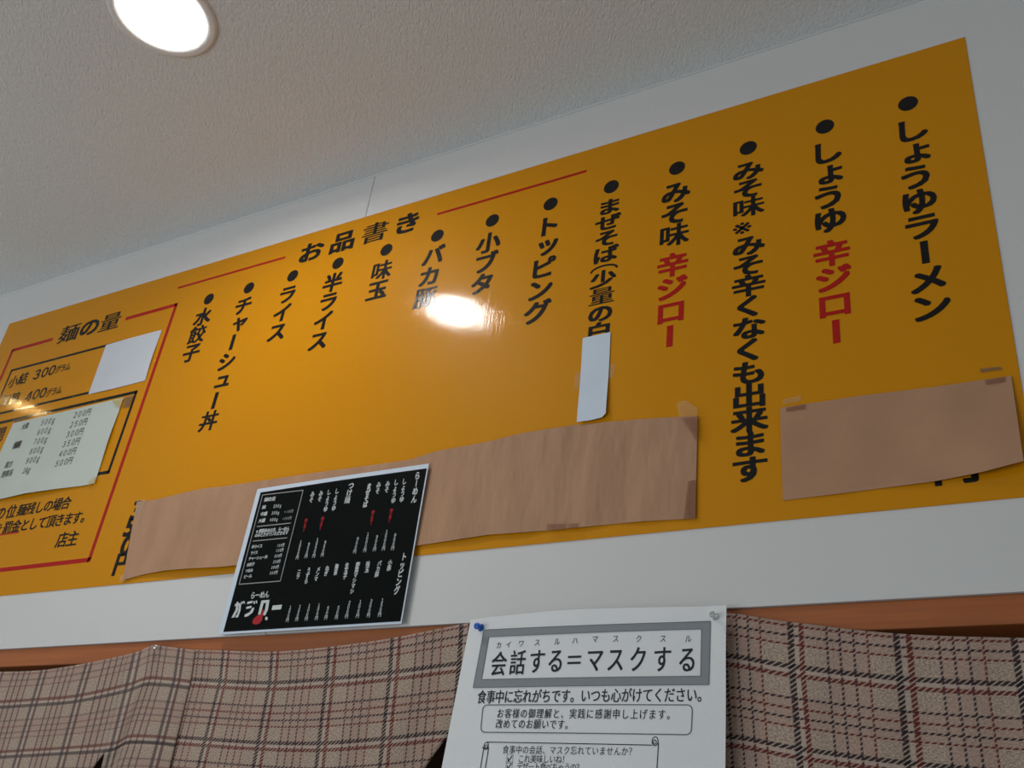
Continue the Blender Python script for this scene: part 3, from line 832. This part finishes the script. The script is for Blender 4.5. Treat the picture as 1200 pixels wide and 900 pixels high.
for Q in (O, I):
    ink = Ink(); ink.path(Q, .0007, True); ink.build('frame_line', M_PRL, no, lambda x, z: nt.y(x, z, .0006))
def nchars(items, sx, sz, bold=(0, 0), mat=M_PRT, name='lettering'):
    ink = Ink()
    for ch, p in items:
        q = nt.w(*p); ink.char(ch, q[0], q[1], sx * D, sz * D, bold)
    nink(name, mat, ink)
nchars([(c, A5(x, y)) for c, x, y in (('カ', 385, 394), ('イ', 465, 389), ('ワ', 568, 380), ('ス', 700, 371), ('ル', 864, 364), ('ハ', 1012, 356))] +
       [(c, A6(x, y)) for c, x, y in (('マ', 53, 344), ('ス', 223, 341), ('ク', 413, 341), ('ス', 612, 340), ('ル', 820, 341))], .0078, .0090)
nchars([(c, A5(x, y)) for c, x, y in (('会', 385, 546), ('話', 540, 536), ('す', 698, 526), ('る', 853, 520), ('＝', 1006, 516))] +
       [(c, A6(x, y)) for c, x, y in (('マ', 50, 512), ('ス', 222, 510), ('ク', 408, 509), ('す', 606, 508), ('る', 812, 510))], .0215, .0300, (.014, .006), name='heading')
def nrow(text, a, b, sx, sz, bold=(0, 0)):
    n = len(text); P = [nt.w(*a), nt.w(*b)]; ink = Ink()
    for i, ch in enumerate(text):
        q = lerp2(P[0], P[1], i / (n - 1)); ink.char(ch, q[0], q[1], sx * D, sz * D, bold)
    nink('lettering', M_PRT, ink)
nrow('食事中に忘れがちです。いつも心がけてください。', (564.8, 816.8), (824, 814.2), .0122, .0160, (.012, .006))
def rrect(px, r, th):
    P = [nt.w(*p) for p in px]; pts = []
    n = len(P)
    for i in range(n):
        p, a, b = P[i], P[i - 1], P[(i + 1) % n]
        da = lerp2(p, a, r / math.dist(p, a)); db = lerp2(p, b, r / math.dist(p, b))
        for k in range(6):
            f = k / 5; m1 = lerp2(da, p, f); m2 = lerp2(p, db, f); pts.append(lerp2(m1, m2, f))
    ink = Ink(); ink.path(pts, th, True); nink('frame_line', M_PRL, ink)
rrect([A7(308, 308), A8(878, 308), A8(868, 541), A7(288, 521)], .006, .0011)
nrow('お客様の御理解と、実践に感謝申し上げます。', (586.5, 836), (786.5, 837.4), .0092, .0112, (.006, 0))
nrow('改めてのお願いです。', (585.2, 848.2), (667, 849), .0092, .0112, (.006, 0))
# scroll-shaped box
ink = Ink()
for a, b in ((A7(335, 598), A8(560, 622)), (A7(318, 615), A7(262, 960)), (A7(352, 640), A7(300, 960)), (A8(612, 605), A8(590, 960)), (A7(300, 640), A7(350, 652))):
    ink.line(nt.w(*a), nt.w(*b), .0009)
for c0, rr in ((A7(332, 628), 3.6), (A8(585, 592), 4.0), (A7(334, 634), 1.8), (A8(583, 598), 2.0)):
    q = nt.w(*c0); r = rr / F * D * .95
    ink.path([(q[0] + r * math.cos(t * math.pi / 8), q[1] + 1.35 * r * math.sin(t * math.pi / 8)) for t in range(16)], .0008, True)
nink('scroll_line', M_PRT, ink)
nrow('食事中の会話、マスク忘れていませんか？', (592.8, 878.4), (741, 880.6), .0080, .0094)
nrow('☑　これ美味しいね！', (596.5, 888.8), (662.5, 890), .0080, .0094)
nrow('☑　デザート食べちゃうの？', (595.6, 897.8), (679, 899.6), .0080, .0094)
nrow('☑　お酒もすすんでいますね', (594.6, 908), (679, 909.6), .0080, .0094)

# ================================================================ PINS
def yof(px, py, off): x, z = W(px, py, off); return (x, -off, z)
M_BLUE = plain('blue_plastic', (.008, .11, .55, 1), .3, .5)
t = NT('clear_plastic'); t.set(Base_Color=(.85, .88, .88, 1), Roughness=.08); t.b.inputs['Transmission Weight'].default_value = .85; M_CLEAR = t.m
M_STEEL = plain('steel', (.75, .75, .75, 1), .18, .5, Metallic=1.0)
def pushpin(px, py, off, mat, label, tilt, size=1.0):
    b = Vector(yof(px, py, off)); t = empty('push_pin', b); tag(t, label, 'pin')
    ax = Vector((tilt[0], -1, tilt[1])); s = size
    lathe('pin_head', [(.0, 0), (.0032 * s, 0), (.0036 * s, .0006), (.0030 * s, .0014), (.0019 * s, .0026), (.0017 * s, .0055), (.0021 * s, .0068), (.0031 * s, .0074), (.0033 * s, .0084), (.0028 * s, .0092), (0, .0094)], mat, t, b, ax, 24)
    lathe('needle', [(0, -.011), (.0005, -.009), (.0005, .001)], M_STEEL, t, b, ax, 10)
pushpin(563.6, 735.6, .0142, M_BLUE, 'blue plastic push pin in the upper left corner of the white notice', (-.05, -.05), 1.2)
pushpin(838.5, 723.0, .0150, M_CLEAR, 'clear plastic push pin in the upper right corner of the white notice', (-.05, .0))
b = Vector(yof(182, 758.6, .0135)); t = empty('thumb_tack', b); tag(t, 'small silver tack holding the left plaid curtain to the lintel', 'pin')
lathe('tack_head', [(0, 0), (.0036, 0), (.0038, .0005), (.0030, .0016), (.0016, .0023), (0, .0025)], M_STEEL, t, b, (-.1, -1, .1), 24)
lathe('needle', [(0, -.012), (.0004, -.010), (.0004, .0005)], M_STEEL, t, b, (-.1, -1, .1), 10)
